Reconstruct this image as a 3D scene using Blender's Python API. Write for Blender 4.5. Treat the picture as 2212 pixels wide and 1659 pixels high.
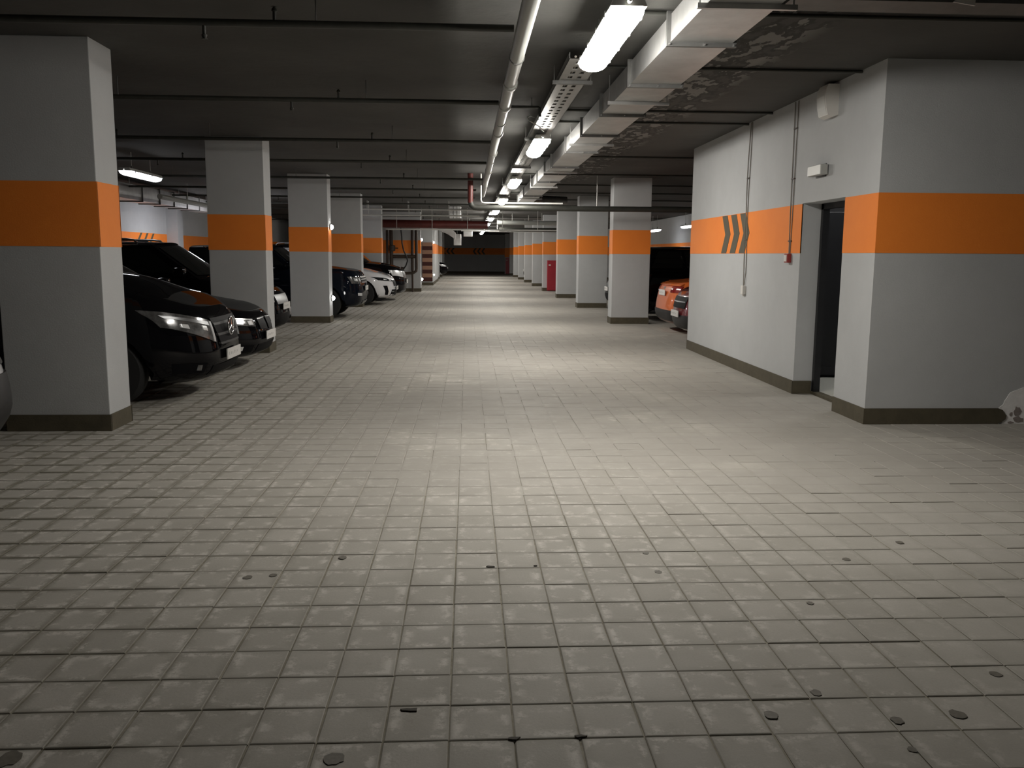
import bpy, bmesh, math, random
from mathutils import Vector, Matrix
random.seed(7)
for o in list(bpy.data.objects): bpy.data.objects.remove(o)
scene = bpy.context.scene
col = scene.collection

# ------------------------------------------------------------------ camera
W_IMG, H_IMG, F_PX = 2212, 1659, 1898.36
PIT, YAW, ROL = math.radians(8.333), math.radians(2.931), math.radians(0.425)
fwd = Vector((math.sin(YAW)*math.cos(PIT), math.cos(YAW)*math.cos(PIT), -math.sin(PIT)))
rgt = Vector((math.cos(YAW), -math.sin(YAW), 0))
upv = rgt.cross(fwd)
r2 = math.cos(ROL)*rgt + math.sin(ROL)*upv
u2 = -math.sin(ROL)*rgt + math.cos(ROL)*upv
cd = bpy.data.cameras.new('camera'); cam = bpy.data.objects.new('camera', cd); col.objects.link(cam)
cd.sensor_fit = 'HORIZONTAL'; cd.sensor_width = 36; cd.lens = F_PX/W_IMG*36
cd.clip_start = 0.05; cd.clip_end = 300
M = Matrix((r2, u2, -fwd)).transposed().to_4x4(); M.translation = (0, 0, 1.5)
cam.matrix_world = M
scene.camera = cam

# ------------------------------------------------------------------ world and exposure
wd = bpy.data.worlds.new('world'); scene.world = wd; wd.use_nodes = True
wd.node_tree.nodes['Background'].inputs[0].default_value = (0.5, 0.55, 0.6, 1)
wd.node_tree.nodes['Background'].inputs[1].default_value = 0.0
scene.view_settings.view_transform = 'Standard'
scene.view_settings.look = 'None'
scene.view_settings.gamma = 1
scene.view_settings.use_curve_mapping = False
scene.view_settings.exposure = 0.0
LAMP = 94.0           # radiance of the tube-lamp diffusers

# ------------------------------------------------------------------ materials
MATS = {}
def newmat(name):
    m = bpy.data.materials.new(name); m.use_nodes = True
    nt = m.node_tree; b = nt.nodes['Principled BSDF']
    MATS[name] = m
    return m, nt, b
def N(nt, t, **kw):
    n = nt.nodes.new(t)
    for k, v in kw.items():
        if k.startswith('i_'):
            n.inputs[int(k[2:])].default_value = v
        else: setattr(n, k, v)
    return n
def simple(name, c, rough=0.6, metal=0.0, spec=0.5, coat=0.0, var=0.0, scale=6.0, bump=0.0, bscale=60.0, emit=None, es=0):
    m, nt, b = newmat(name)
    b.inputs['Base Color'].default_value = (*c, 1)
    b.inputs['Roughness'].default_value = rough
    b.inputs['Metallic'].default_value = metal
    b.inputs['Specular IOR Level'].default_value = spec
    b.inputs['Coat Weight'].default_value = coat
    b.inputs['Coat Roughness'].default_value = 0.03
    if emit:
        b.inputs['Emission Color'].default_value = (*emit, 1); b.inputs['Emission Strength'].default_value = es
    if var or bump:
        g = N(nt, 'ShaderNodeNewGeometry')
    if var:
        no = N(nt, 'ShaderNodeTexNoise'); no.inputs['Scale'].default_value = scale
        no.inputs['Detail'].default_value = 6; no.inputs['Roughness'].default_value = 0.65
        nt.links.new(g.outputs['Position'], no.inputs['Vector'])
        r = N(nt, 'ShaderNodeValToRGB')
        r.color_ramp.elements[0].position = 0.3; r.color_ramp.elements[1].position = 0.7
        r.color_ramp.elements[0].color = (*[x*(1-var) for x in c], 1)
        r.color_ramp.elements[1].color = (*[min(1, x*(1+var)) for x in c], 1)
        nt.links.new(no.outputs[0], r.inputs[0]); nt.links.new(r.outputs[0], b.inputs['Base Color'])
    if bump:
        n2 = N(nt, 'ShaderNodeTexNoise'); n2.inputs['Scale'].default_value = bscale; n2.inputs['Detail'].default_value = 4
        nt.links.new(g.outputs['Position'], n2.inputs['Vector'])
        bp = N(nt, 'ShaderNodeBump'); bp.inputs['Strength'].default_value = bump; bp.inputs['Distance'].default_value = 0.004
        nt.links.new(n2.outputs[0], bp.inputs['Height']); nt.links.new(bp.outputs[0], b.inputs['Normal'])
    return m
simple('wall', (0.505, 0.515, 0.52), 0.75, var=0.05, scale=1.6, bump=0.25, bscale=90)
simple('orange', (1.0, 0.265, 0.03), 0.7, var=0.05, scale=2.0, bump=0.2, bscale=90)
simple('plinth', (0.085, 0.072, 0.045), 0.7, var=0.18, scale=9, bump=0.3)
simple('chevron', (0.10, 0.085, 0.055), 0.7, var=0.08)
simple('plaster', (0.93, 0.91, 0.90), 0.85, var=0.08, scale=14, bump=0.5, bscale=40)
simple('plaster_grey', (0.30, 0.26, 0.24), 0.9, var=0.2, scale=30, bump=0.4)
simple('pipe_dark', (0.035, 0.036, 0.030), 0.55, var=0.25, scale=8)
simple('pipe_grey', (0.34, 0.35, 0.33), 0.38, var=0.08, scale=3)
simple('pipe_light', (0.55, 0.55, 0.52), 0.4)
simple('pipe_red', (0.10, 0.018, 0.014), 0.45, var=0.2)
simple('pipe_brown', (0.045, 0.028, 0.018), 0.55, var=0.25)
simple('galv', (0.56, 0.56, 0.55), 0.36, metal=0.75, var=0.12, scale=5)
simple('galv_dark', (0.16, 0.16, 0.155), 0.5, metal=0.6, var=0.15)
simple('tray', (0.32, 0.32, 0.31), 0.4, metal=0.6, var=0.1)
simple('lamp_body', (0.42, 0.42, 0.40), 0.5)
simple('lamp_clip', (0.75, 0.75, 0.74), 0.25, metal=0.9)
simple('lamp_light', (0.9, 0.9, 0.9), 0.4, emit=(1.0, 0.96, 0.89), es=LAMP)
simple('lamp_light_side', (0.9, 0.9, 0.9), 0.4, emit=(0.93, 0.95, 1.0), es=LAMP*.13)
simple('lamp_light_wall', (0.9, 0.9, 0.9), 0.4, emit=(0.95, 0.94, 1.0), es=LAMP*.8)
simple('bulb', (0.9, 0.9, 0.9), 0.4, emit=(1.0, 0.99, 0.97), es=40)
simple('black_paint', (0.004, 0.004, 0.005), 0.5, spec=0.0, coat=0.45)
simple('dark_blue_paint', (0.006, 0.008, 0.014), 0.5, spec=0.0, coat=0.45)
simple('white_paint', (0.72, 0.72, 0.74), 0.25, spec=0.5, coat=1.0)
simple('orange_paint', (0.75, 0.16, 0.03), 0.3, spec=0.5, coat=1.0)
simple('red_paint', (0.16, 0.018, 0.022), 0.25, spec=0.5, coat=1.0)
simple('car_glass', (0.006, 0.008, 0.008), 0.04, spec=0.8, coat=0.5)
simple('car_plastic', (0.012, 0.012, 0.013), 0.5)
simple('grille_black', (0.006, 0.006, 0.007), 0.5, spec=0.05)
simple('slat_grey', (0.055, 0.055, 0.055), 0.45, spec=0.2)
simple('chrome', (0.75, 0.76, 0.78), 0.12, metal=1.0)
simple('satin_silver', (0.22, 0.225, 0.23), 0.35, metal=0.9)
simple('tyre', (0.012, 0.012, 0.012), 0.8)
simple('rim', (0.30, 0.28, 0.26), 0.35, metal=0.85)
simple('lens', (0.13, 0.13, 0.13), 0.16, metal=0.35, coat=1.0, var=0.5, scale=22)
simple('lens_bright', (0.85, 0.86, 0.87), 0.25, metal=0.3, coat=1.0)
simple('lens_red', (0.25, 0.01, 0.01), 0.15, coat=1.0)
simple('plate', (0.72, 0.71, 0.69), 0.45)
simple('plate_mark', (0.42, 0.42, 0.41), 0.5)
simple('white_plastic', (0.72, 0.70, 0.66), 0.45)
simple('cable', (0.22, 0.20, 0.17), 0.6)
simple('call_red', (0.30, 0.035, 0.03), 0.45)
simple('cabinet_red', (0.36, 0.02, 0.035), 0.4, var=0.06)
simple('hazard_dark', (0.06, 0.012, 0.008), 0.6)
simple('hazard_tan', (0.36, 0.20, 0.13), 0.7)
simple('black_steel', (0.010, 0.010, 0.012), 0.45, var=0.2)
simple('inner_floor', (0.72, 0.71, 0.64), 0.35)
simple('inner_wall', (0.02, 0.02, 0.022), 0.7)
simple('stain', (0.15, 0.138, 0.112), 0.65, var=0.2, scale=60)
simple('debris', (0.05, 0.042, 0.03), 0.8)
simple('sign_face', (0.80, 0.80, 0.76), 0.3)

PX, PY, X0, Y0 = 0.2058, 0.2173, -0.0583, 3.8627      # paver pitch and joint origin

def tile_coords(nt):
    """returns sockets: position, cell-random colour, distance to nearest joint (m)"""
    g = N(nt, 'ShaderNodeNewGeometry'); L = nt.links.new
    sp = N(nt, 'ShaderNodeSeparateXYZ'); L(g.outputs['Position'], sp.inputs[0])
    fr = []; fl = []
    for k, (o, p) in enumerate(((X0, PX), (Y0, PY))):
        a = N(nt, 'ShaderNodeMath', operation='SUBTRACT', i_1=o); L(sp.outputs[k], a.inputs[0])
        d = N(nt, 'ShaderNodeMath', operation='DIVIDE', i_1=p); L(a.outputs[0], d.inputs[0])
        f = N(nt, 'ShaderNodeMath', operation='FLOOR'); L(d.outputs[0], f.inputs[0])
        q = N(nt, 'ShaderNodeMath', operation='FRACT'); L(d.outputs[0], q.inputs[0])
        # distance to nearest edge
        s = N(nt, 'ShaderNodeMath', operation='SUBTRACT', i_1=0.5); L(q.outputs[0], s.inputs[0])
        ab = N(nt, 'ShaderNodeMath', operation='ABSOLUTE'); L(s.outputs[0], ab.inputs[0])
        e = N(nt, 'ShaderNodeMath', operation='SUBTRACT', i_0=0.5); L(ab.outputs[0], e.inputs[1])
        ms = N(nt, 'ShaderNodeMath', operation='MULTIPLY', i_1=p); L(e.outputs[0], ms.inputs[0])
        fr.append(ms); fl.append(f)
    mn = N(nt, 'ShaderNodeMath', operation='MINIMUM'); L(fr[0].outputs[0], mn.inputs[0]); L(fr[1].outputs[0], mn.inputs[1])
    cx = N(nt, 'ShaderNodeCombineXYZ'); L(fl[0].outputs[0], cx.inputs[0]); L(fl[1].outputs[0], cx.inputs[1])
    wn = N(nt, 'ShaderNodeTexWhiteNoise', noise_dimensions='2D'); L(cx.outputs[0], wn.inputs['Vector'])
    return g.outputs['Position'], wn, mn.outputs[0], fr
def noise(nt, pos, scale, detail=5, rough=0.6):
    n = N(nt, 'ShaderNodeTexNoise'); n.inputs['Scale'].default_value = scale
    n.inputs['Detail'].default_value = detail; n.inputs['Roughness'].default_value = rough
    nt.links.new(pos, n.inputs['Vector']); return n.outputs[0]
def mapr(nt, s, a, b, c=0.0, d=1.0):
    n = N(nt, 'ShaderNodeMapRange'); n.inputs[1].default_value = a; n.inputs[2].default_value = b
    n.inputs[3].default_value = c; n.inputs[4].default_value = d
    nt.links.new(s, n.inputs[0]); return n.outputs[0]
def math2(nt, op, a, b):
    n = N(nt, 'ShaderNodeMath', operation=op)
    for k, x in enumerate((a, b)):
        if isinstance(x, (int, float)): n.inputs[k].default_value = x
        else: nt.links.new(x, n.inputs[k])
    return n.outputs[0]
def mixc(nt, fac, a, b):
    n = N(nt, 'ShaderNodeMix', data_type='RGBA')
    for s, x in ((0, fac), (6, a), (7, b)):
        if isinstance(x, tuple): n.inputs[s].default_value = (*x, 1)
        elif isinstance(x, (int, float)): n.inputs[s].default_value = x
        else: nt.links.new(x, n.inputs[s])
    return n.outputs[2]

def dust_mask(nt, pos):
    """where fine dust has filled and covered the joints: the driven middle of the lane"""
    sp = N(nt, 'ShaderNodeSeparateXYZ'); nt.links.new(pos, sp.inputs[0])
    a = math2(nt, 'MULTIPLY', mapr(nt, sp.outputs[0], -2.2, -0.6), mapr(nt, sp.outputs[1], 4.2, 6.2))
    n = mapr(nt, noise(nt, pos, 0.8, 4), 0.30, 0.48)
    return math2(nt, 'MULTIPLY', a, n), sp
def paver_mat(name, joints):
    m, nt, b = newmat(name)
    pos, wn, ed, fr = tile_coords(nt)
    dust, sp = dust_mask(nt, pos)
    c = mixc(nt, mapr(nt, noise(nt, pos, 3.0), 0.3, 0.7), (0.42, 0.398, 0.355), (0.505, 0.48, 0.435))
    # tone of the single stone
    c = mixc(nt, mapr(nt, wn.outputs['Value'], 0, 1, 0.0, 0.30), c, (0.30, 0.285, 0.245))
    # grime creeping from the joints over the stones on the left
    left = mapr(nt, sp.outputs[0], -0.4, -2.6)
    gr = math2(nt, 'MULTIPLY', mapr(nt, ed, 0.008, 0.040, 1.0, 0.0), mapr(nt, noise(nt, pos, 4.5, 4), 0.30, 0.55, 0.25, 1.0))
    gr = math2(nt, 'MULTIPLY', gr, mapr(nt, left, 0, 1, 0.16, 0.85))
    c = mixc(nt, gr, c, (0.15, 0.138, 0.10))
    # pale dried film along the edges of the stones
    band = math2(nt, 'MULTIPLY', mapr(nt, ed, 0.006, 0.022), mapr(nt, ed, 0.030, 0.062, 1.0, 0.0))
    rim = math2(nt, 'MULTIPLY', band, mapr(nt, noise(nt, pos, 8.0, 6, 0.75), 0.50, 0.58))
    rim = math2(nt, 'MULTIPLY', rim, mapr(nt, sp.outputs[0], 2.2, 0.8, 0.15, 0.85))
    c = mixc(nt, rim, c, (0.66, 0.63, 0.58))
    # damp dark blotches
    dk = mapr(nt, noise(nt, pos, 5.0, 6, 0.7), 0.60, 0.75)
    c = mixc(nt, math2(nt, 'MULTIPLY', dk, 0.30), c, (0.20, 0.185, 0.145))
    c = mixc(nt, mapr(nt, noise(nt, pos, 120, 3), 0.35, 0.75, 0.0, 0.20), c, (0.28, 0.26, 0.22))
    if joints:
        j = mapr(nt, ed, 0.003, 0.007, 1.0, 0.0)
        jj = math2(nt, 'MULTIPLY', j, mapr(nt, noise(nt, pos, 1.2, 3), 0.40, 0.65, 0.1, 0.5))
        c = mixc(nt, jj, c, (0.22, 0.20, 0.155))
    c = mixc(nt, math2(nt, 'MULTIPLY', dust, 0.85), c, mixc(nt, mapr(nt, noise(nt, pos, 1.6, 5), 0.3, 0.7), (0.295, 0.278, 0.248), (0.36, 0.34, 0.307)))
    nt.links.new(c, b.inputs['Base Color'])
    r = mapr(nt, noise(nt, pos, 2.5, 4), 0.3, 0.7, 0.60, 0.75)
    nt.links.new(r, b.inputs['Roughness'])
    b.inputs['Specular IOR Level'].default_value = 0.18
    bp = N(nt, 'ShaderNodeBump'); bp.inputs['Strength'].default_value = 0.25; bp.inputs['Distance'].default_value = 0.003
    nt.links.new(noise(nt, pos, 70, 5, 0.7), bp.inputs['Height']); nt.links.new(bp.outputs[0], b.inputs['Normal'])
    return m
paver_mat('paver', False)
paver_mat('paving_far', True)
def grout_mat():
    m, nt, b = newmat('joint_sand')
    g = N(nt, 'ShaderNodeNewGeometry'); pos = g.outputs['Position']
    dust, sp = dust_mask(nt, pos)
    c = mixc(nt, mapr(nt, noise(nt, pos, 2.2, 4), 0.40, 0.60), (0.22, 0.20, 0.15), (0.36, 0.335, 0.27))
    c = mixc(nt, mapr(nt, noise(nt, pos, 22, 4), 0.45, 0.7, 0, 0.7), c, (0.14, 0.12, 0.08))
    c = mixc(nt, mapr(nt, sp.outputs[0], -0.8, -2.6, 0, 0.7), c, (0.10, 0.09, 0.06))
    c = mixc(nt, math2(nt, 'MULTIPLY', dust, 0.9), c, (0.37, 0.35, 0.315))
    nt.links.new(c, b.inputs['Base Color']); b.inputs['Roughness'].default_value = 0.9
grout_mat()
def ceiling_mat():
    m, nt, b = newmat('ceiling_concrete')
    g = N(nt, 'ShaderNodeNewGeometry'); pos = g.outputs['Position']; L = nt.links.new
    sp = N(nt, 'ShaderNodeSeparateXYZ'); L(pos, sp.inputs[0])
    c = mixc(nt, mapr(nt, noise(nt, pos, 0.9, 5), 0.3, 0.7), (0.055, 0.054, 0.050), (0.085, 0.083, 0.077))
    # a strip of flaked and patched paint beside the duct
    band = math2(nt, 'MULTIPLY', mapr(nt, sp.outputs[0], 1.95, 2.1), mapr(nt, sp.outputs[0], 2.75, 2.55))
    band = math2(nt, 'MULTIPLY', band, mapr(nt, sp.outputs[1], 21.0, 20.0))
    mp = N(nt, 'ShaderNodeMapping'); mp.inputs['Scale'].default_value = (3.2, 1.5, 1.0); L(pos, mp.inputs[0])
    n1 = noise(nt, mp.outputs[0], 2.4, 5, 0.55)
    dark = math2(nt, 'MULTIPLY', band, mapr(nt, n1, 0.42, 0.47, 0.0, 0.85))
    c = mixc(nt, dark, c, (0.03, 0.03, 0.027))
    pale = math2(nt, 'MULTIPLY', band, mapr(nt, n1, 0.545, 0.565))
    c = mixc(nt, pale, c, (0.20, 0.195, 0.185))
    L(c, b.inputs['Base Color']); b.inputs['Roughness'].default_value = 0.85
    bp = N(nt, 'ShaderNodeBump'); bp.inputs['Strength'].default_value = 0.4; bp.inputs['Distance'].default_value = 0.01
    L(noise(nt, pos, 8, 5), bp.inputs['Height']); L(bp.outputs[0], b.inputs['Normal'])
ceiling_mat()

# ------------------------------------------------------------------ mesh builder
class MB:
    def __init__(s): s.v = []; s.f = []
    def quad(s, a, b, c, d):
        n = len(s.v); s.v += [tuple(a), tuple(b), tuple(c), tuple(d)]; s.f.append((n, n+1, n+2, n+3)); return s
    def box(s, x0, x1, y0, y1, z0, z1, ch=0.0):
        n = len(s.v)
        if not ch:
            s.v += [(x, y, z) for z in (z0, z1) for y in (y0, y1) for x in (x0, x1)]
            s.f += [tuple(n+i for i in q) for q in ((0, 2, 3, 1), (4, 5, 7, 6), (0, 1, 5, 4), (2, 6, 7, 3), (0, 4, 6, 2), (1, 3, 7, 5))]
        else:
            bm = bmesh.new(); bmesh.ops.create_cube(bm, size=1)
            for v in bm.verts: v.co = ((x0+x1)/2+v.co.x*(x1-x0), (y0+y1)/2+v.co.y*(y1-y0), (z0+z1)/2+v.co.z*(z1-z0))
            bmesh.ops.bevel(bm, geom=bm.edges[:], offset=ch, segments=2, affect='EDGES', profile=0.5)
            bm.verts.ensure_lookup_table()
            for i, v in enumerate(bm.verts): v.index = i
            s.v += [tuple(v.co) for v in bm.verts]; s.f += [tuple(n+v.index for v in f.verts) for f in bm.faces]; bm.free()
        return s
    def tube(s, pts, r, seg=10, cap=True):
        pts = [Vector(p) for p in pts]; n0 = len(s.v); prev = None
        for i, p in enumerate(pts):
            t = (pts[min(i+1, len(pts)-1)]-pts[max(i-1, 0)]).normalized()
            if prev is None:
                a = Vector((0, 0, 1)) if abs(t.z) < 0.9 else Vector((1, 0, 0))
                u = t.cross(a).normalized()
            else: u = (prev - t*prev.dot(t)).normalized()
            prev = u; w = t.cross(u)
            rr = r[i] if isinstance(r, (list, tuple)) else r
            for k in range(seg):
                a = 2*math.pi*k/seg; s.v.append(tuple(p+u*rr*math.cos(a)+w*rr*math.sin(a)))
        for i in range(len(pts)-1):
            for k in range(seg):
                a = n0+i*seg+k; b = n0+i*seg+(k+1) % seg
                s.f.append((a, b, b+seg, a+seg))
        if cap:
            s.f.append(tuple(n0+k for k in reversed(range(seg))))
            s.f.append(tuple(n0+(len(pts)-1)*seg+k for k in range(seg)))
        return s
    def lathe(s, prof, axis='y', c=(0, 0, 0), seg=24):
        """prof: list of (radius, along-axis)"""
        n0 = len(s.v)
        for (r, h) in prof:
            for k in range(seg):
                a = 2*math.pi*k/seg; p = (r*math.cos(a), r*math.sin(a))
                q = {'y': (p[0], h, p[1]), 'z': (p[0], p[1], h), 'x': (h, p[0], p[1])}[axis]
                s.v.append((q[0]+c[0], q[1]+c[1], q[2]+c[2]))
        for i in range(len(prof)-1):
            for k in range(seg):
                a = n0+i*seg+k; b = n0+i*seg+(k+1) % seg
                s.f.append((a, b, b+seg, a+seg))
        s.f.append(tuple(n0+k for k in range(seg))); s.f.append(tuple(n0+(len(prof)-1)*seg+k for k in range(seg)))
        return s
    def prism(s, poly, axis, a0, a1):
        """poly of 2D points extruded along axis between a0 and a1"""
        n = len(s.v); m = len(poly)
        for a in (a0, a1):
            for (p, q) in poly:
                s.v.append({'x': (a, p, q), 'y': (p, a, q), 'z': (p, q, a)}[axis])
        s.f.append(tuple(n+i for i in range(m))); s.f.append(tuple(n+m+i for i in reversed(range(m))))
        for i in range(m): s.f.append((n+i, n+m+i, n+m+(i+1) % m, n+(i+1) % m))
        return s
    def grid(s, rows, closed=False):
        n = len(s.v); R = len(rows); C = len(rows[0])
        for r in rows: s.v += [tuple(p) for p in r]
        for i in range(R-1):
            for j in range(C if closed else C-1):
                a = n+i*C+j; b = n+i*C+(j+1) % C
                s.f.append((a, b, b+C, a+C))
        return s
    def mesh(s, name, mat, smooth=0):
        me = bpy.data.meshes.new(name); me.from_pydata(s.v, [], s.f)
        bm = bmesh.new(); bm.from_mesh(me)
        bmesh.ops.remove_doubles(bm, verts=bm.verts[:], dist=1e-5)
        bmesh.ops.recalc_face_normals(bm, faces=bm.faces[:]); bm.to_mesh(me); bm.free()
        if mat: me.materials.append(MATS[mat])
        if smooth:
            me.polygons.foreach_set('use_smooth', [True]*len(me.polygons))
            me.set_sharp_from_angle(angle=math.radians(smooth))
        me.update(); return me
    def build(s, name, mat, parent=None, smooth=0, loc=None):
        o = bpy.data.objects.new(name, s.mesh(name, mat, smooth)); col.objects.link(o)
        if parent: o.parent = parent
        if loc: o.location = loc
        return o
def tag(o, label=None, cat=None, group=None, kind=None):
    if label: o['label'] = label
    if cat: o['category'] = cat
    if group: o['group'] = group
    if kind: o['kind'] = kind
    return o
def thing(name, label, cat, loc=(0, 0, 0), rz=0.0, group=None):
    o = bpy.data.objects.new(name, None); col.objects.link(o); o.empty_display_size = 0.1
    o.location = loc; o.rotation_euler = (0, 0, rz)
    return tag(o, label, cat, group)
def copy_tree(o, parent=None):
    c = o.copy(); col.objects.link(c); c.parent = parent
    for ch in list(o.children): copy_tree(ch, c)
    return c
def struct(name, mb, mat, parent=None):
    o = mb.build(name, mat, parent)
    if not parent: o['kind'] = 'structure'
    return o

CEIL = 3.20
XL, XR = -9.4, 9.0          # outer walls of the two parking rows
YB, YF = -4.0, 74.6         # wall behind the viewer, far end wall
S0, S1 = 1.545, 2.07        # painted band
# ------------------------------------------------------------------ floor
JA, JB, IA, IB = -24, 25, -15, 62
bx0, bx1 = X0+JA*PX, X0+JB*PX
by0, by1 = Y0+IA*PY, Y0+IB*PY
fm = MB()
BED = -0.0042
fm.quad((bx0, by0, BED), (bx1, by0, BED), (bx1, by1, BED), (bx0, by1, BED))
for q in (((bx0, by0), (bx1, by0)), ((bx1, by0), (bx1, by1)), ((bx1, by1), (bx0, by1)), ((bx0, by1), (bx0, by0))):
    (a, b) = q; fm.quad((*a, BED), (*b, BED), (*b, 0), (*a, 0))
fx0, fx1, fy0, fy1 = -12, 14, YB-0.5, YF+0.5
for (a, b, c, d) in ((fx0, bx0, fy0, fy1), (bx1, fx1, fy0, fy1), (bx0, bx1, fy0, by0), (bx0, bx1, by1, fy1)):
    fm.quad((a, c, 0), (b, c, 0), (b, d, 0), (a, d, 0))
floor = fm.build('floor', 'joint_sand'); floor['kind'] = 'structure'
floor.data.materials.append(MATS['paving_far'])
for p in floor.data.polygons:
    if p.center.z > -0.001: p.material_index = 1

# pavers: a chamfered block, 18 triangles and a bit
def paver_geo(w, d):
    c = 0.0032; g = 0.0026
    x0, x1, y0, y1 = g, w-g, g, d-g
    xa, xb, ya, yb = x0+c, x1-c, y0+c, y1-c
    v = [(x0, y0, BED-0.002), (x1, y0, BED-0.002), (x1, y1, BED-0.002), (x0, y1, BED-0.002),
         (x0, y0, -0.0016), (x1, y0, -0.0016), (x1, y1, -0.0016), (x0, y1, -0.0025),
         (xa, ya, 0), (xb, ya, 0), (xb, yb, 0), (xa, yb, 0)]
    f = [(8, 9, 10, 11)] + [(4+i, 4+(i+1) % 4, 8+(i+1) % 4, 8+i) for i in range(4)] + [(i, (i+1) % 4, 4+(i+1) % 4, 4+i) for i in range(4)]
    v = [(x-w/2, y-d/2, z) for x, y, z in v]
    return v, f
pv, pf = paver_geo(PX, PY)
pme = bpy.data.meshes.new('paver'); pme.from_pydata(pv, [], pf); pme.materials.append(MATS['paver']); pme.update()
cells = []
for i in range(IA, IB):
    for j in range(JA, JB):
        cx, cy = X0+(j+0.5)*PX, Y0+(i+0.5)*PY
        if cx > 3.8 and cy > 7.8: continue
        c = M.inverted() @ Vector((cx, cy, 0))
        vis = False
        if c.z < -0.1:
            u = W_IMG/2+F_PX*c.x/-c.z; v = H_IMG/2-F_PX*c.y/-c.z
            vis = -60 < u < W_IMG+60 and v < H_IMG+60
        cells.append((0 if vis else 1, cy**2+cx**2, cx, cy))
cells.sort()
rest = MB()
for n, (hid, d, cx, cy) in enumerate(cells):
    rx, ry = random.gauss(0, 0.0028), random.gauss(0, 0.0028)
    rz = random.gauss(0, 0.006); dz = random.gauss(0, 0.0007); ox, oy = random.gauss(0, 0.0009), random.gauss(0, 0.0009)
    if n < 300:
        o = bpy.data.objects.new('paver', pme); col.objects.link(o); o.parent = floor
        o.location = (cx+ox, cy+oy, dz); o.rotation_euler = (rx, ry, rz)
    else:
        k = len(rest.v); R = Matrix.LocRotScale(Vector((cx+ox, cy+oy, dz)), __import__('mathutils').Euler((rx, ry, rz)), None)
        rest.v += [tuple(R @ Vector(p)) for p in pv]; rest.f += [tuple(k+q for q in f) for f in pf]
me = bpy.data.meshes.new('pavers'); me.from_pydata(rest.v, [], rest.f); me.materials.append(MATS['paver']); me.update()
po = bpy.data.objects.new('pavers', me); col.objects.link(po); po.parent = floor; po['kind'] = 'stuff'

# dust packed into the joints along the driven middle of the lane
dm = MB(); rj = random.Random(11)
for i in range(7, IB):
    for j in range(-5, 17):
        x, y = X0+j*PX, Y0+i*PY
        e = min(1, (y-5.2)/1.2)*min(1, (x+1.15)/.6)
        if rj.random() < .92*e: dm.quad((x+.004, y-.007, -.0003), (x+PX-.004, y-.007, -.0003), (x+PX-.004, y+.007, -.0003), (x+.004, y+.007, -.0003))
        if rj.random() < .55*e: dm.quad((x-.006, y, -.0003), (x+.006, y, -.0003), (x+.006, y+PY, -.0003), (x-.006, y+PY, -.0003))
do = dm.build('joint_dust', 'paver', floor); do['kind'] = 'stuff'
def blob(cx, cy, rx, ry, z, n=16, jit=0.15, seed=0):
    rd = random.Random(seed); pts = []
    for k in range(n):
        a = 2*math.pi*k/n; q = 1+rd.uniform(-jit, jit); pts.append((cx+rx*q*math.cos(a), cy+ry*q*math.sin(a)))
    return pts
for k, (x, y, r) in enumerate(((1.003, 2.672, .022), (1.406, 2.622, .020), (1.626, 2.652, .025), (1.212, 2.814, .019), (1.925, 2.925, .020),
                               (-1.026, 3.989, .020), (-0.914, 4.015, .017), (-0.623, 4.25, .022), (0.909, 4.274, .016), (0.915, 4.002, .018),
                               (-1.367, 2.506, .035), (1.369, 2.452, .014), (-.40, 2.47, .03), (1.9, 4.15, .02), (2.3, 4.4, .02), (1.5, 3.6, .015))):
    MB().prism(blob(x, y, r, r*1.15, 0, seed=k), 'z', 0.0012, 0.0026).build('stain', 'stain', floor)
for k, (x, y, r) in enumerate(((-0.192, 2.746, .016), (0.113, 4.096, .014), (0.357, 2.564, .012), (0.149, 2.558, .013), (0.33, 4.1, .007))):
    MB().prism(blob(x, y, r*1.5, r*.7, 0, 9, .4, seed=40+k), 'z', 0.0005, 0.005).build('dirt_clod', 'debris', floor)

# ------------------------------------------------------------------ ceiling and outer walls
struct('ceiling', MB().box(-12, 14, YB-0.3, YF+0.3, CEIL, CEIL+0.2), 'ceiling_concrete')
def chevrons(parent, axis, fixed, a0, n, point, z0=S0+.005, z1=S1-.005, w=0.13, pitch=0.34, lean=0.22, off=0.004, mat='chevron'):
    """n painted chevrons on a wall; axis 'x' wall has constant x. a0 start along wall, point = +1/-1 pointing direction along wall"""
    zm = (z0+z1)/2
    for k in range(n):
        a = a0+k*pitch
        poly = [(a, z0), (a+w, z0), (a+w+point*lean, zm), (a+w, z1), (a, z1), (a+point*lean, zm)]
        m = MB()
        if axis == 'x': m.prism(poly, 'x', fixed-off, fixed+off)
        else: m.prism(poly, 'y', fixed-off, fixed+off)
        m.build('chevron', mat, parent)
w = struct('wall_left', MB().box(XL-0.2, XL, YB, YF, 0, CEIL), 'wall')
MB().box(XL-0.01, XL+0.003, YB, YF, S0, S1).build('orange_band', 'orange', w)
MB().box(XL-0.01, XL+0.012, YB, YF, 0, 0.14).build('baseboard', 'plinth', w)
chevrons(w, 'x', XL+0.003, 26.15, 3, -1, w=.14, pitch=.5, lean=.3)
MB().box(XL, XL+0.35, 28.4, 28.9, 0, CEIL).build('pilaster', 'wall', w)
w = struct('wall_right_outer', MB().box(XR, XR+0.2, 14.2, YF, 0, CEIL), 'wall')
MB().box(XR-0.003, XR+0.01, 14.2, YF, S0, S1).build('orange_band', 'orange', w)
MB().box(XR-0.012, XR+0.01, 14.2, YF, 0, 0.14).build('baseboard', 'plinth', w)
MB().box(XR-0.05, XR+0.02, 33.6, 34.5, 0, 2.25).build('steel_door', 'black_steel', w)
w = struct('wall_far', MB().box(-12, 14, YF, YF+0.2, 0, CEIL), 'wall')
MB().box(-12, 12, YF-0.003, YF+0.01, S0, S1).build('orange_band', 'orange', w)
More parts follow.
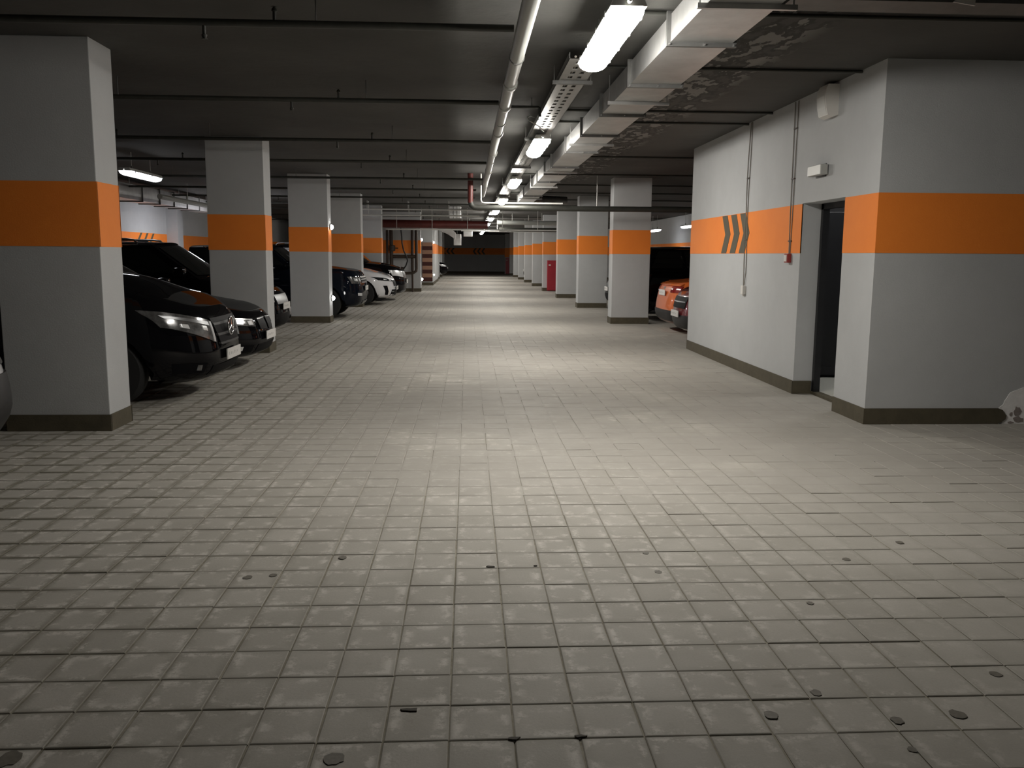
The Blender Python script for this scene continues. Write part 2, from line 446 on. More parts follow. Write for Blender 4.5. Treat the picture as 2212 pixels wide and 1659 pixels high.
MB().box(-12, 12, YF-0.012, YF+0.01, 0, 0.14).build('baseboard', 'plinth', w)
chevrons(w, 'y', YF-0.003, -1.95, 3, -1, w=.16, pitch=.36, lean=.18)
chevrons(w, 'y', YF-0.003, 0.62, 3, -1, w=.16, pitch=.36, lean=.18)
struct('wall_behind', MB().box(-12, 14, YB-0.2, YB, 0, CEIL), 'wall')
w = struct('wall_right_near', MB().box(XR, XR+0.2, YB, 7.7, 0, CEIL), 'wall')

# ------------------------------------------------------------------ storeroom block on the right
RX, RY0, RY1 = 3.61, 7.71, 14.25
DY0, DY1, DZ = 8.40, 9.49, 2.075
w = MB()
w.box(RX, RX+0.28, RY0+.2, DY0, 0, CEIL); w.box(RX, RX+0.28, DY1, RY1, 0, CEIL); w.box(RX, RX+0.28, DY0, DY1, DZ, CEIL)
wr = struct('wall_right', w, 'wall')
m = MB().box(RX-0.003, RX+0.01, RY0-.003, DY0, S0, S1); m.build('orange_band', 'orange', wr)
MB().box(RX-0.003, RX+0.01, DY1, RY1, S0, S1).build('orange_band', 'orange', wr)
MB().box(RX-0.012, RX+0.01, RY0-.012, DY0, 0, 0.145).build('baseboard', 'plinth', wr)
b = MB().box(RX-0.012, RX+0.01, DY1-0.01, RY1, 0, 0.145); b.box(RX-.012, RX+.2, DY1-0.012, DY1, 0, .145); b.build('baseboard', 'plinth', wr)
chevrons(wr, 'x', RX-0.003, 11.42, 3, -1, w=.24, pitch=.41, lean=.17)
wf = struct('wall_right_front', MB().box(RX, 9.2, RY0, RY0+0.2, 0, CEIL), 'wall')
MB().box(RX+.0102, 9.2, RY0-0.003, RY0+0.01, S0, S1).build('orange_band', 'orange', wf)
rd = random.Random(3)
poly = [(RX+.0102, 0), (4.86, 0)] + [(4.90, .02), (4.935, .045), (4.94, .075), (4.915, .105), (4.90, .13), (4.86, .145)] + [(RX+.0102, .145)]
MB().prism(poly, 'y', RY0-0.012, RY0+0.01).build('baseboard', 'plinth', wf)
pp = [(4.90, .0), (4.935, .05), (4.92, .11), (4.862, .147), (4.885, .165), (4.905, .18), (4.912, .21), (4.93, .235), (4.945, .265), (4.962, .29), (4.995, .305), (5.03, .315), (5.07, .335), (5.11, .345), (5.14, .40), (5.2, .42), (5.35, .40), (5.5, .43), (5.6, .3), (5.62, 0)]
MB().prism(pp, 'y', RY0-0.003, RY0+0.01).build('peeled_plaster', 'plaster', wf)
for k, (x, z, rx_, rz_) in enumerate(((5.045, .115, .035, .045), (5.06, .035, .05, .03), (4.985, .09, .014, .018), (5.17, .13, .06, .05), (5.3, .2, .05, .06), (4.99, .012, .03, .01))):
    MB().prism(blob(x, z, rx_, rz_, 0, 12, .25, seed=70+k), 'y', RY0-0.005, RY0-.001).build('bare_patch', 'plaster_grey', wf)
struct('wall_right_rear', MB().box(RX+.001, XR, RY1-0.2, RY1, 0, CEIL), 'wall')
# inside of the storeroom
struct('floor_storeroom', MB().box(RX+.30, 7.5, RY0+0.2, 12.5, 0.001, 0.02), 'inner_floor')
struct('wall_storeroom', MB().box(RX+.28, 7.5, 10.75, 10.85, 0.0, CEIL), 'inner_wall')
d = MB()
fx = RX+0.21
d.box(fx, fx+.07, DY1-0.06, DY1, 0, DZ); d.box(fx, fx+.07, DY0, DY0+0.06, 0, DZ); d.box(fx, fx+.07, DY0, DY1, DZ-.06, DZ)
door = struct('door_1', d, 'black_steel')
MB().box(fx-.01, fx+.08, DY0, DY1, 0, .03).build('threshold', 'plinth', door)
lf = MB().box(RX+.30, RX+1.32, 10.66, 10.71, 0.05, 2.05, .006).build('door_leaf', 'black_steel', door)
MB().box(RX+.46, RX+.475, 10.645, 10.66, 1.86, 1.93).build('door_tab', 'white_plastic', door)
MB().box(RX+.32, RX+1.30, 10.64, 10.66, 0.06, 0.16).build('kick_plate', 'black_steel', door)

t = thing('ceiling_light', 'flat light on the ceiling inside the storeroom', 'light', (5.0, 9.7, CEIL-.004))
MB().box(-.3, .3, -.15, .15, -.05, 0).build('case', 'lamp_body', t)
MB().box(-.28, .28, -.13, .13, -.058, -.05).build('diffuser', 'bulb', t)
# things on the storeroom wall
t = thing('loudspeaker', 'white wedge-shaped loudspeaker mounted high on the wall above the doorway', 'loudspeaker', (RX, 8.80, 2.86))
m = MB().prism([(0, .02), (-.05, 0), (-.105, .02), (-.125, .10), (-.135, .20), (-.13, .27), (-.11, .31), (0, .31)], 'y', -.11, .11)
m.build('case', 'white_plastic', t, 30)
MB().prism([(-.108, .024), (-.130, .10), (-.140, .20), (-.134, .266), (-.120, .262), (-.125, .20), (-.115, .10), (-.098, .03)], 'y', -.095, .095).build('grille', 'pipe_light', t)
MB().box(-.02, 0.0, -.05, .05, .04, .28).build('bracket', 'galv_dark', t)
t = thing('exit_light', 'small box-shaped exit light fixed above the doorway', 'exit light', (RX, 9.0, 2.37))
MB().box(-.085, -.012, -.17, .17, -.045, .055, .006).build('case', 'lamp_body', t)
MB().box(-.091, -.085, -.165, .165, -.04, .05).build('front_panel', 'sign_face', t)
MB().box(-.012, 0, -.10, .14, -.06, .07).build('wall_plate', 'galv_dark', t)
t = thing('fire_call_point', 'small red fire call point at the end of twin cables beside the doorway', 'call point', (RX, 9.785, 1.49))
MB().box(-.05, 0, -.05, .05, -.05, .05, .006).build('case', 'call_red', t)
MB().box(-.056, -.05, -.036, .036, -.036, .036).build('front_plate', 'white_plastic', t)
t = thing('junction_box', 'small white junction box low on the wall under a long cable', 'junction box', (RX, 11.34, 1.07))
MB().box(-.045, 0, -.045, .045, -.05, .06, .006).build('case', 'white_plastic', t)
MB().tube([(-.022, 0, -.05), (-.022, 0, -.075)], .012).build('cable_gland', 'white_plastic', t)
t = thing('cable_pair', 'twin thin cables running straight down the wall to the red call point', 'cable', (RX, 9.785, 0))
for dy in (-.034, .040):
    MB().tube([(-.008, dy*1.3, 3.19), (-.008, dy, 2.4), (-.008, dy*.9, 1.95), (-.008, dy*.4, 1.54)], .0055, 6).build('cable', 'cable', t, 40)
for z in (2.36, 1.68, 2.9): MB().box(-.016, 0, -.044, .048, z-.006, z+.006).build('clip', 'pipe_brown', t)
t = thing('cable_pair', 'twin wavy cables hanging down across the painted chevrons', 'cable', (RX, 11.34, 0))
for k, dy in enumerate((-.032, .034)):
    pts = [(-.008, dy*(1+.3*math.sin(z*5+k))+.05*math.sin((z-1.1)*1.55)*(1 if k else .6), z) for z in [3.19-i*.1 for i in range(21)]]
    pts[-1] = (-.02, dy*.3, 1.125)
    MB().tube(pts, .0055, 6).build('cable', 'cable', t, 40)
for z in (2.5, 1.72): MB().box(-.018, 0, -.01, .075, z-.008, z+.008).build('clip', 'pipe_brown', t)

# ------------------------------------------------------------------ columns
def column(x, y, label, wd=0.84, dp=0.46, group=None):
    """x = left edge, y = front edge"""
    t = thing('column', label, 'column', (x+wd/2, y+dp/2, 0), 0, group)
    a, b = wd/2, dp/2
    MB().box(-a, a, -b, b, 0, CEIL, 0.006).build('shaft', 'wall', t)
    r = MB(); e = .003
    for q in ((-a-e, a+e, -b-e, -b+.01), (-a-e, a+e, b-.01, b+e), (-a-e, -a+.01, -b, b), (a-.01, a+e, -b, b)): r.box(*q, S0, S1)
    r.build('orange_band', 'orange', t)
    r = MB(); e = .010
    for q in ((-a-e, a+e, -b-e, -b+.01), (-a-e, a+e, b-.01, b+e), (-a-e, -a+.01, -b, b), (a-.01, a+e, -b, b)): r.box(*q, 0, .142)
    r.build('plinth', 'plinth', t)
    return t
LL = {7.48: 'grey column with orange band between the white bumper and the black minivan',
      13.5: 'grey column with orange band beside the low black sedan',
      19.5: 'grey column with two round lights on its corner',
      25.5: 'grey column between the dark boxy off-roader and the white crossover',
      31.5: 'grey column behind the white crossover, beside the brown pipework'}
for y, l in LL.items(): column(-3.86, y, l)
column(-3.86, 1.48, 'grey column with orange band standing before the white car', )
for y, l in {19.5: 'grey column with orange band beside the orange car', 25.5: 'grey column with orange band, next after the one by the orange car',
             31.5: 'grey column just before the tall red hydrant cabinet', 37.5: 'grey column with the tall red hydrant cabinet on it',
             43.5: 'grey column just past the tall red hydrant cabinet'}.items(): column(3.20, y, l)
for y in (49.5, 55.5, 61.5, 67.5): column(3.20, y, 'small-looking grey column with orange band at the far end of the lane', group='far columns of the lane')
for y in (55.5, 61.5, 67.5): column(-2.6, y, 'pale column with orange band past the striped hazard board', group='far columns past the hazard board')

# ------------------------------------------------------------------ far left walls
wb = struct('wall_pipe_bay', MB().box(-5.6, -1.9, 36.2, 36.6, 0, CEIL), 'wall')
MB().box(-5.6, -1.897, 36.197, 36.6, S0, S1).build('orange_band', 'orange', wb)
MB().box(-5.6, -1.89, 36.19, 36.6, 0, .14).build('plinth', 'plinth', wb)
ws = struct('wall_left_block', MB().box(-6.0, -1.72, 44.0, 52.5, 0, CEIL), 'wall')
MB().box(-1.73, -1.717, 44.0, 52.5, S0, S1).build('orange_band', 'orange', ws)
MB().box(-1.73, -1.708, 43.99, 52.5, 0, .14).build('baseboard', 'plinth', ws)
MB().box(-2.25, -1.72, 43.99, 44.0, 0, .14).build('baseboard', 'plinth', ws)
hz = thing('hazard_board', 'striped brown and tan hazard board on the end of the left wall', 'hazard board', (-1.98, 43.985, 0.2))
for k in range(10):
    MB().box(-.25, .25, -.015, .0, k*.19, k*.19+.188).build('stripe', 'hazard_dark' if k % 2 == 0 else 'hazard_tan', hz)

# corner lights
def corner_light(loc, nx, ny, label, group):
    t = thing('bulkhead_light', label, 'light', loc, math.atan2(ny, nx), group)
    MB().lathe([(.065, 0), (.065, .02), (.055, .028)], 'x', seg=16).build('base', 'lamp_body', t, 40)
    MB().lathe([(.055, .02), (.053, .045), (.036, .070), (.012, .080)], 'x', seg=16).build('glass', 'bulb', t, 60)
corner_light((-3.017, 19.75, 2.08), 1, 0, 'round glowing light on the column by the boxy off-roader, upper one', None)
corner_light((-3.017, 19.75, 0.53), 1, 0, 'round glowing light on the column by the boxy off-roader, lower one', None)
corner_light((-1.90, 36.4, 2.10), 1, 0, 'round glowing light on the end of the wall with brown pipes, upper one', None)
corner_light((-1.90, 36.4, 0.50), 1, 0, 'round glowing light on the end of the wall with brown pipes, lower one', None)
corner_light((-1.717, 44.3, 2.10), 1, 0, 'round glowing light on the white wall beside the hazard board, upper one', None)
corner_light((-1.717, 44.3, 0.50), 1, 0, 'round glowing light on the white wall beside the hazard board, lower one', None)

# red hydrant cabinets
def cabinet(x, y, label):
    t = thing('hydrant_cabinet', label, 'cabinet', (x, y, 0))
    MB().box(-.2, .2, -.2, 0, .03, 1.30, .006).build('body', 'cabinet_red', t)
    d = MB().box(-.185, .185, -.212, -.2, .05, 1.28, .004).build('door', 'cabinet_red', t)
    MB().box(-.15, -.06, -.218, -.212, 1.08, 1.13).build('label_plate', 'white_plastic', d)
    MB().box(-.17, .17, -.17, -.03, 0, .03).build('base', 'plinth', t)
cabinet(3.57, 37.488, 'tall red steel hydrant cabinet standing against a grey column')
cabinet(3.25, 71.17, 'red hydrant cabinet at the far end by the dark wall')
far = struct('wall_far_pier', MB().box(3.0, 4.2, 71.2, 71.6, 0, CEIL), 'wall')
MB().box(2.99, 4.2, 71.195, 71.6, S0-.2, S1).build('orange_band', 'orange', far)

# ------------------------------------------------------------------ tube lamps
def make_lamp(mat):
    t = thing('tube_lamp', 'x', 'lamp')
    L = .80; w = .108
    MB().prism([(-w, 0), (-w*.8, .05), (w*.8, .05), (w, 0)], 'y', -L, L).build('housing', 'lamp_body', t)
    d = MB(); rows = []
    ys = [-L, -L+.015, -L+.05, -L+.11, 0, L-.11, L-.05, L-.015, L]; sc = [.35, .65, .88, 1, 1, 1, .88, .65, .35]
    for y, s in zip(ys, sc):
        rows.append([(w*math.cos(a)*(.55+.45*s), y, -.075*math.sin(a)**.8*s if 0 < a < math.pi else 0) for a in [math.pi*k/12 for k in range(13)]])
    d.grid(rows); d.build('diffuser', mat, t, 60)
    for y in (-.6, -.2, .2, .6):
        for s in (-1, 1): MB().box(s*w-.006, s*w+.006, y-.018, y+.018, -.03, .02).build('clip', 'lamp_clip', t)
    for s in (-1, 1): MB().tube([(0, s*L, .025), (0, s*(L+.05), .025)], .014, 8).build('cable_gland', 'lamp_body', t)
    for y in (-.45, .45): MB().box(-.012, .012, y-.01, y+.01, .05, .108).build('hanger', 'galv_dark', t)
    return t
lamp0 = make_lamp('lamp_light')
LX, LZ = .945, 2.95
for k in range(10):
    o = lamp0 if k == 0 else copy_tree(lamp0)
    o.location = (LX, 6.17+k*5.97, LZ)
    o['label'] = ('long glowing tube lamp under the cable tray, nearest to the storeroom door' if k == 0 else
                  '%s glowing tube lamp under the cable tray, counted from the storeroom door' % ('second third fourth fifth sixth seventh eighth ninth tenth eleventh'.split()[k-1]))
    if k: o['group'] = 'tube lamps along the lane'
side0 = make_lamp('lamp_light_side')
side = [(-5.75, 16.2, 2.86, 'tube lamp on rods above the parked cars by the left wall'),
        (-7.1, 26.4, 2.58, 'tube lamp hanging behind the column of the low black sedan'),
        (7.9, 37.3, 2.6, 'tube lamp above the right-hand parking row, the farther one past the steel door'), (8.0, 32.0, 2.6, 'tube lamp above the right-hand parking row, just before the steel door')]
for k, (x, y, z, l) in enumerate(side):
    o = side0 if k == 0 else (make_lamp('lamp_light_wall') if k == 1 else copy_tree(side0))
    o.location = (x, y, z); o['label'] = l
    if k > 1: o['group'] = 'tube lamps over the right parking row'
    for dy in (-.45, .45): MB().tube([(0, dy, .1), (0, dy, CEIL-.004-z)], .006, 6).build('rod', 'pipe_light', o)
for o in [q for q in col.objects if q.name.startswith('tube_lamp') and not q.parent and abs(q.location.x-LX) < .01 and q.location.y < 7]:
    for dy in (-.45, .45): MB().tube([(0, dy, .1), (0, dy, CEIL-.004-LZ)], .006, 6).build('rod', 'galv_dark', o)

# ------------------------------------------------------------------ cable tray over the lamps
t = thing('cable_tray', 'long perforated steel cable tray carrying the row of tube lamps', 'cable tray', (LX, 0, 3.06))
TY0, TY1, TW = 7.3, 67, .13
m = MB()
y = TY0
while y < TY1:
    e = min(y+2.0, TY1)
    m.box(-TW, -TW+.004, y, e, 0, .05); m.box(TW-.004, TW, y, e, 0, .05)
    m.box(-TW, -TW+.07, y, e, 0, .003); m.box(TW-.07, TW, y, e, 0, .003); m.box(-.02, .02, y, e, 0, .003)
    q = y
    while q < e: m.box(-TW, TW, q, q+.10, 0.0001, .0031); q += .20
    y = e
m.build('tray', 'tray', t)
for k in range(15):
    y = 8.2+k*3.9
    MB().box(-TW-.05, TW+.05, y-.02, y+.02, -.03, 0).build('cross_bar', 'galv_dark', t)
    for s in (-1, 1): MB().tube([(s*(TW+.035), y, -.03), (s*(TW+.035), y, CEIL-.004-3.06)], .006, 6).build('rod', 'galv', t)
m = MB()
for k, dx in enumerate((-.08, -.045, -.01, .03, .07)):
    m.tube([(dx+.006*math.sin(i*1.7+k), TY0+i*2.0, .016) for i in range(int((TY1-TY0)/2))], .010, 6)
m.build('cables', 'cable', t)
t = thing('cable', 'thin looped cable drooping beside the second tube lamp', 'cable', (0, 0, 0))
MB().tube([(LX-.02, 10.95, 2.99), (LX-.10, 10.75, 3.02), (LX-.21, 10.7, 3.07), (LX-.235, 10.8, 3.13), (LX-.19, 10.95, 3.17), (LX-.1, 11.1, 3.165), (LX-.05, 11.3, 3.10)], .007, 8).build('loop', 'pipe_light', t, 60)

# ------------------------------------------------------------------ supply duct
t = thing('supply_duct', 'long rectangular galvanised air duct under the ceiling right of the lamps', 'duct', (1.605, 0, 2.955))
fl = [1.2, 2.6, 4.4, 6.25, 7.75, 9.36, 10.94, 12.67, 14.83, 16.08, 17.78, 19.61, 22.0, 24.7]
hw, hh = .215, .185
for a, b in zip(fl[:-1], fl[1:]):
    m = MB().box(-hw, hw, a+.002, b-.002, 0, hh)
    m.build('duct_section', 'galv', t)
for k, y in enumerate(fl):
    e = .028
    m = MB()
    m.box(-hw-e, hw+e, y-.016, y+.016, -e, 0); m.box(-hw-e, hw+e, y-.016, y+.016, hh, hh+.018)
    m.box(-hw-e, -hw, y-.016, y+.016, 0, hh); m.box(hw, hw+e, y-.016, y+.016, 0, hh)
    m.build('flange', 'galv_dark', t)
    for x in (-hw-.01, 0.02, hw+.01): MB().tube([(x, y-.03, -.015), (x, y+.03, -.015)], .007, 6).build('bolt', 'lamp_clip', t)
for k, y in enumerate((5.3, 8.6, 11.8, 15.7, 19.1, 23.0)):
    MB().box(-hw-.06, hw+.10, y-.015, y+.015, -.03, -.001).build('hanger_rail', 'galv', t)
    for s in (-hw-.045, hw+.08): MB().tube([(s, y, -.03), (s, y, CEIL-.004-2.955)], .005, 6).build('rod', 'galv', t)
# continuing branch to the right, corrugated hose
MB().tube([(0.1, 24.7, .11), (.5, 25.2, .10), (1.2, 25.3, .08)], .12, 14).build('flexible_hose', 'galv_dark', t, 40)

# wall-side duct far left
t = thing('wall_duct', 'galvanised air duct running above the cars by the left wall', 'duct', (-8.0, 0, 2.72))
fl = [17.0, 18.6, 20.2, 21.8, 23.0, 24.1, 25.2, 26.3, 28.0, 29.6]
for a, b in zip(fl[:-1], fl[1:]): MB().box(-.25, .25, a+.01, b-.01, 0, .34).build('duct_section', 'galv', t)
for y in fl[:-1]: MB().box(-.275, .275, y-.012, y+.012, -.025, .365).build('flange', 'galv_dark', t)
for y in (18, 21, 24.5, 27): 
    for s in (-.26, .26): MB().tube([(s, y, .34), (s, y, CEIL-.004-2.72)], .006, 6).build('rod', 'pipe_light', t)
t = thing('drain_pipe', 'grey pipe hung on rods below the ceiling by the wall duct', 'pipe', (-6.9, 0, 2.75))
MB().tube([(0, 20.5, 0), (-.1, 30, 0)], .06, 12).build('pipe', 'pipe_grey', t, 50)
for y in (22.5, 25.5, 28.5): MB().tube([(0, y, .05), (0, y, CEIL-.004-2.75)], .008, 6).build('rod', 'pipe_light', t)

# ------------------------------------------------------------------ grey sewer pipe along the lane
t = thing('sewer_pipe', 'long grey plastic sewer pipe running along the lane left of the lamps', 'pipe', (.378, 0, 3.0))
MB().tube([(.02, 2.0, 0), (0, 5.5, 0), (-.01, 12, 0), (.0, 22.5, -.02)], .055, 16).build('pipe', 'pipe_grey', t, 50)
for y in (8.05, 9.2, 11.2, 13.4, 16.2, 19.5): 
    MB().tube([(0, y-.06, 0), (0, y-.05, 0), (0, y+.05, 0), (0, y+.06, 0)], [.058, .066, .066, .058], 16).build('coupling', 'pipe_grey', t, 50)
for y in (4.2, 7.0, 10.3, 14.5, 18): 
    MB().tube([(0, y-.015, 0), (0, y+.015, 0)], .060, 16).build('clamp', 'galv_dark', t, 50)
    MB().tube([(0, y, .055), (0, y, .196)], .006, 6).build('rod', 'galv', t)

# ------------------------------------------------------------------ sprinkler branches across the lane
def sprinkler(y, xa, xb, z, r, label, heads, mat='pipe_dark', group=None):
    t = thing('sprinkler_pipe', label, 'pipe', (0, y, z), 0, group)
    MB().tube([(xa, 0, 0), (xb, 0, 0)], r, 10).build('pipe', mat, t, 50)
    for x, up in heads:
        s = 1 if up else -1
        m = MB().lathe([(.012, 0), (.012, s*.055), (.020, s*.06), (.016, s*.075), (.006, s*.085)], 'z', (x, 0, s*r*.8), 10)
        m.build('sprinkler_head', mat, t, 40)
        MB().lathe([(.022, 0), (.022, s*.002)], 'z', (x, 0, s*(r*.8+.085)), 12).build('deflector', mat, t)
    x = xa+.6
    while x < xb: MB().tube([(x, 0, r), (x, 0, CEIL-.004-z)], .005, 6).build('rod', 'galv_dark', t); x += 2.4
yy = [6.15, 9.06, 12.15, 14.85, 18.05, 21, 24, 27, 30, 35.2, 40, 46, 51]
yl = ['before the big column by the white bumper', 'above the black minivan', 'above the low black sedan', 'above the black SUV with roof rails',
      'just before the column with two round lights', 'above the boxy off-roader', 'just before the column of the white crossover', 'above the white crossover',
      'above the SUV with the big bright headlamp', 'above the brown pump pipework', 'past the brown pump pipework', 'beside the white wall of the hazard board', 'past the white wall of the hazard board']
for k, y in enumerate(yy):
    hd = [(-1.27, True), (-1.73, False), (-4.6, True), (-5.0, False)]
    sprinkler(y, -8.8 if y < 45 else -1.6, (.31 if k < 5 else .2), 3.0, .024, 'thin dark sprinkler pipe across the lane '+yl[k], hd if y < 45 else hd[:1], group='sprinkler pipes left of the sewer pipe')
rl = ['before the storeroom corner', 'ending over the loudspeaker', 'ending over the call point cables', 'ending over the wavy cables', 'above the dark red car', 'above the orange car', 'above the black SUV beyond the orange car',
      'just before the column next after the orange car', 'just past the column next after the orange car', 'just before the column of the hydrant cabinet', 'over the tall red hydrant cabinet', 'just past the tall red hydrant cabinet', 'two columns past the tall red hydrant cabinet']
for k, (y, xe) in enumerate(((6.38, 8.9), (8.18, 3.6), (10.56, 3.6), (11.45, 3.6), (15.4, 8.8), (18.76, 8.8), (21.5, 8.8), (24.2, 8.8), (27.2, 8.8), (30.5, 8.8), (34, 8.8), (40, 8.8), (46, 8.8))):
    sprinkler(y, 1.15, xe, 3.181, .015, 'thin dark pipe tight under the ceiling '+rl[k], [], group='ceiling pipes over the duct')
t = thing('sprinkler_pipe', 'short dark pipe with a bend between the sewer pipe and the cable tray', 'pipe', (0, 9.9, 3.10))
MB().tube([(.45, 0, 0), (.77, 0, 0), (.785, 0, -.01), (.79, 0, -.10)], .016, 10).build('pipe', 'pipe_dark', t, 50)
MB().tube([(.7, 0, 0), (.7, 0, .1)], .005, 6).build('rod', 'galv_dark', t)

# cross main at 19 m with its risers
t = thing('cross_main', 'thick dark pipe crossing the lane in front of the columns', 'pipe', (0, 18.95, 2.49))
MB().tube([(.06, 0, .70), (.06, 0, .14), (.08, 0, .05), (.14, 0, .005), (.22, 0, 0), (8.7, 0, 0)], .058, 14).build('pipe', 'pipe_dark', t, 50)
MB().tube([(.06, 0, .706), (.06, 0, .10)], .060, 14).build('red_riser', 'pipe_red', t, 50)
for x in (2.75, 5.6): MB().tube([(x, 0, .05), (x, 0, CEIL-.004-2.49)], .010, 6).build('rod', 'pipe_light', t)
t = thing('conduit', 'slim pale conduit lying over the thick dark cross pipe', 'pipe', (0, 18.75, 2.58))
MB().tube([(.28, 0, .6), (.28, 0, .06), (.30, 0, .01), (.36, 0, 0), (2.0, 0, 0)], .018, 10).build('pipe', 'pipe_light', t, 50)

# pipes at 33 m
t = thing('red_main', 'thick dark red pipe hung across the left of the lane before the brown pipework', 'pipe', (0, 33.2, 2.63))
MB().tube([(-3.9, 0, 0), (.75, 0, -.03)], .15, 16).build('pipe', 'pipe_red', t, 50)
for x in (-3.2, -1.7, -.2): MB().tube([(x, 0, .1), (x, 0, CEIL-.004-2.63)], .012, 6).build('rod', 'pipe_light', t)
for k, (z, y) in enumerate(((2.93, 28.8), (2.76, 29.2), (2.42, 33.0), (2.50, 38.0), (2.62, 42.0), (2.8, 47.0))):
    t = thing('conduit', ['upper of two slim pale pipes beside the white crossover column', 'lower of two slim pale pipes beside the white crossover column', 'slim pale pipe right under the thick dark red pipe',
        'slim pale pipe across the right side past the red hydrant cabinet', 'slim pale pipe across the lane before the hazard board', 'slim pale pipe across the lane past the hazard board'][k], 'pipe', (0, y, z), 0, 'slim pale far pipes')
    xa, xb = ((-3.6, .5), (-3.6, .4), (-3.0, 4.5), (.9, 4.5), (-.3, 3.0), (-1.2, 2.2))[k]
    MB().tube([(xa, 0, 0), (xb, 0, 0)], .026, 10).build('pipe', 'pipe_light', t, 50)
    x = xa+.4
    while x < xb: MB().tube([(x, 0, 0), (x, 0, CEIL-.004-z)], .010, 6).build('rod', 'pipe_light', t); x += 1.3
t = thing('duct_box', 'short pale box of ductwork hung above the dark red pipe', 'duct', (-.42, 31.0, 2.75))
MB().box(-.20, .20, -.2, .2, 0, .40, .01).build('box', 'galv', t)
for x in (-.06, .06): MB().box(x-.01, x+.01, -.215, .215, -.015, .41).build('flange', 'galv_dark', t)
t = thing('far_duct', 'pale rectangular duct turning at the far left above the lane', 'duct', (-1.15, 53.2, 2.35))
m = MB().prism([(-.5, .55), (.0, .35), (.45, .05), (.45, .45), (.1, .75), (-.5, .85)], 'y', -.25, .25); m.build('elbow', 'galv', t)
MB().box(.28, .75, 2.5, 5.5, -.25, .45, .02).build('duct_section', 'galv', t)
MB().box(.9, 1.45, .8, 1.6, .25, .80, .02).build('branch', 'galv', t)
for x, y in ((-.3, 0), (.5, 4.0), (1.2, 1.2)): MB().tube([(x, y, .4), (x, y, CEIL-.004-2.35)], .01, 6).build('rod', 'pipe_light', t)
t = thing('green_pipe', 'dusty green-grey pipes bundled across the right of the far lane', 'pipe', (0, 36.0, 2.80))
MB().tube([(1.2, 0, 0), (4.8, 0, 0)], .09, 12).build('pipe', 'pipe_grey', t, 50)
MB().tube([(1.3, .5, -.26), (4.6, .5, -.26)], .08, 12).build('pipe', 'pipe_dark', t, 50)
for x in (1.8, 3.0, 4.2): MB().tube([(x, 0, 0), (x, 0, .396)], .01, 6).build('rod', 'pipe_light', t)

# brown pump pipework in front of the pipe-bay wall
t = thing('pump_pipework', 'dark brown pipe frame with valves and a hanging hose before a striped wall', 'pipework', (0, 35.85, 0))
def pp_(pts, r): MB().tube(pts, r, 12).build('pipe', 'pipe_brown', t, 50)
pp_([(-3.05, 0, 2.52), (-3.05, 0, .9)], .075)
pp_([(-3.22, .1, 2.52), (-3.22, .1, .9)], .05)
pp_([(-2.05, 0, 2.52), (-2.05, 0, .95), (-2.07, 0, .84), (-2.16, 0, .78), (-2.28, 0, .76), (-2.7, 0, .74)], .055)
pp_([(-2.22, .1, 2.52), (-2.22, .1, .85)], .055)
pp_([(-3.05, 0, 1.42), (-2.1, 0, 1.42)], .07)
MB().lathe([(.06, -.09), (.13, -.08), (.13, -.05), (.09, 0), (.13, .05), (.13, .08), (.06, .09)], 'x', (-2.62, 0, .76), 14).build('valve', 'pipe_brown', t, 40)
MB().lathe([(.09, -.12), (.13, -.1), (.13, .1), (.09, .12)], 'z', (-3.02, 0, 1.75), 14).build('valve', 'pipe_brown', t, 40)
MB().tube([(-3.0, 0, 1.75), (-2.78, 0, 1.75)], .02, 8).build('valve_stem', 'pipe_brown', t)
MB().tube([(-2.63, 0, .78), (-2.60, 0, 1.0)], [.05, .07], 10).build('valve_wheel', 'pipe_brown', t)
MB().tube([(-2.66, -.1, 2.56), (-2.62, -.1, 2.2), (-2.61, -.1, 1.95), (-2.55, -.1, 1.65), (-2.44, -.1, 1.42), (-2.40, -.1, 1.25), (-2.47, -.1, 1.05), (-2.56, -.05, .93)], .028, 10).build('hose', 'car_plastic', t, 60)
for x in (-3.05, -2.22): MB().tube([(x, .1, .9), (x, .1, 0)], .04, 8).build('leg', 'pipe_brown', t)
t['label'] = 'dark brown pipe frame with valves and a hanging hose before a striped wall'

# tray bracket high on the right
t = thing('cable_tray', 'dark cable tray with a pale end bracket close under the ceiling before the storeroom', 'cable tray', (0, 5.75, 3.08))
MB().box(2.0, 8.9, -.13, .13, 0, .05).build('tray', 'galv_dark', t)
MB().prism([(3.02, 0.0), (3.16, -.02), (3.16, .12)], 'y', -.14, -.13).build('bracket', 'white_plastic', t)
for x in (2.4, 4.6, 7): MB().tube([(x, 0, .05), (x, 0, CEIL-.004-3.08)], .006, 6).build('rod', 'galv_dark', t)

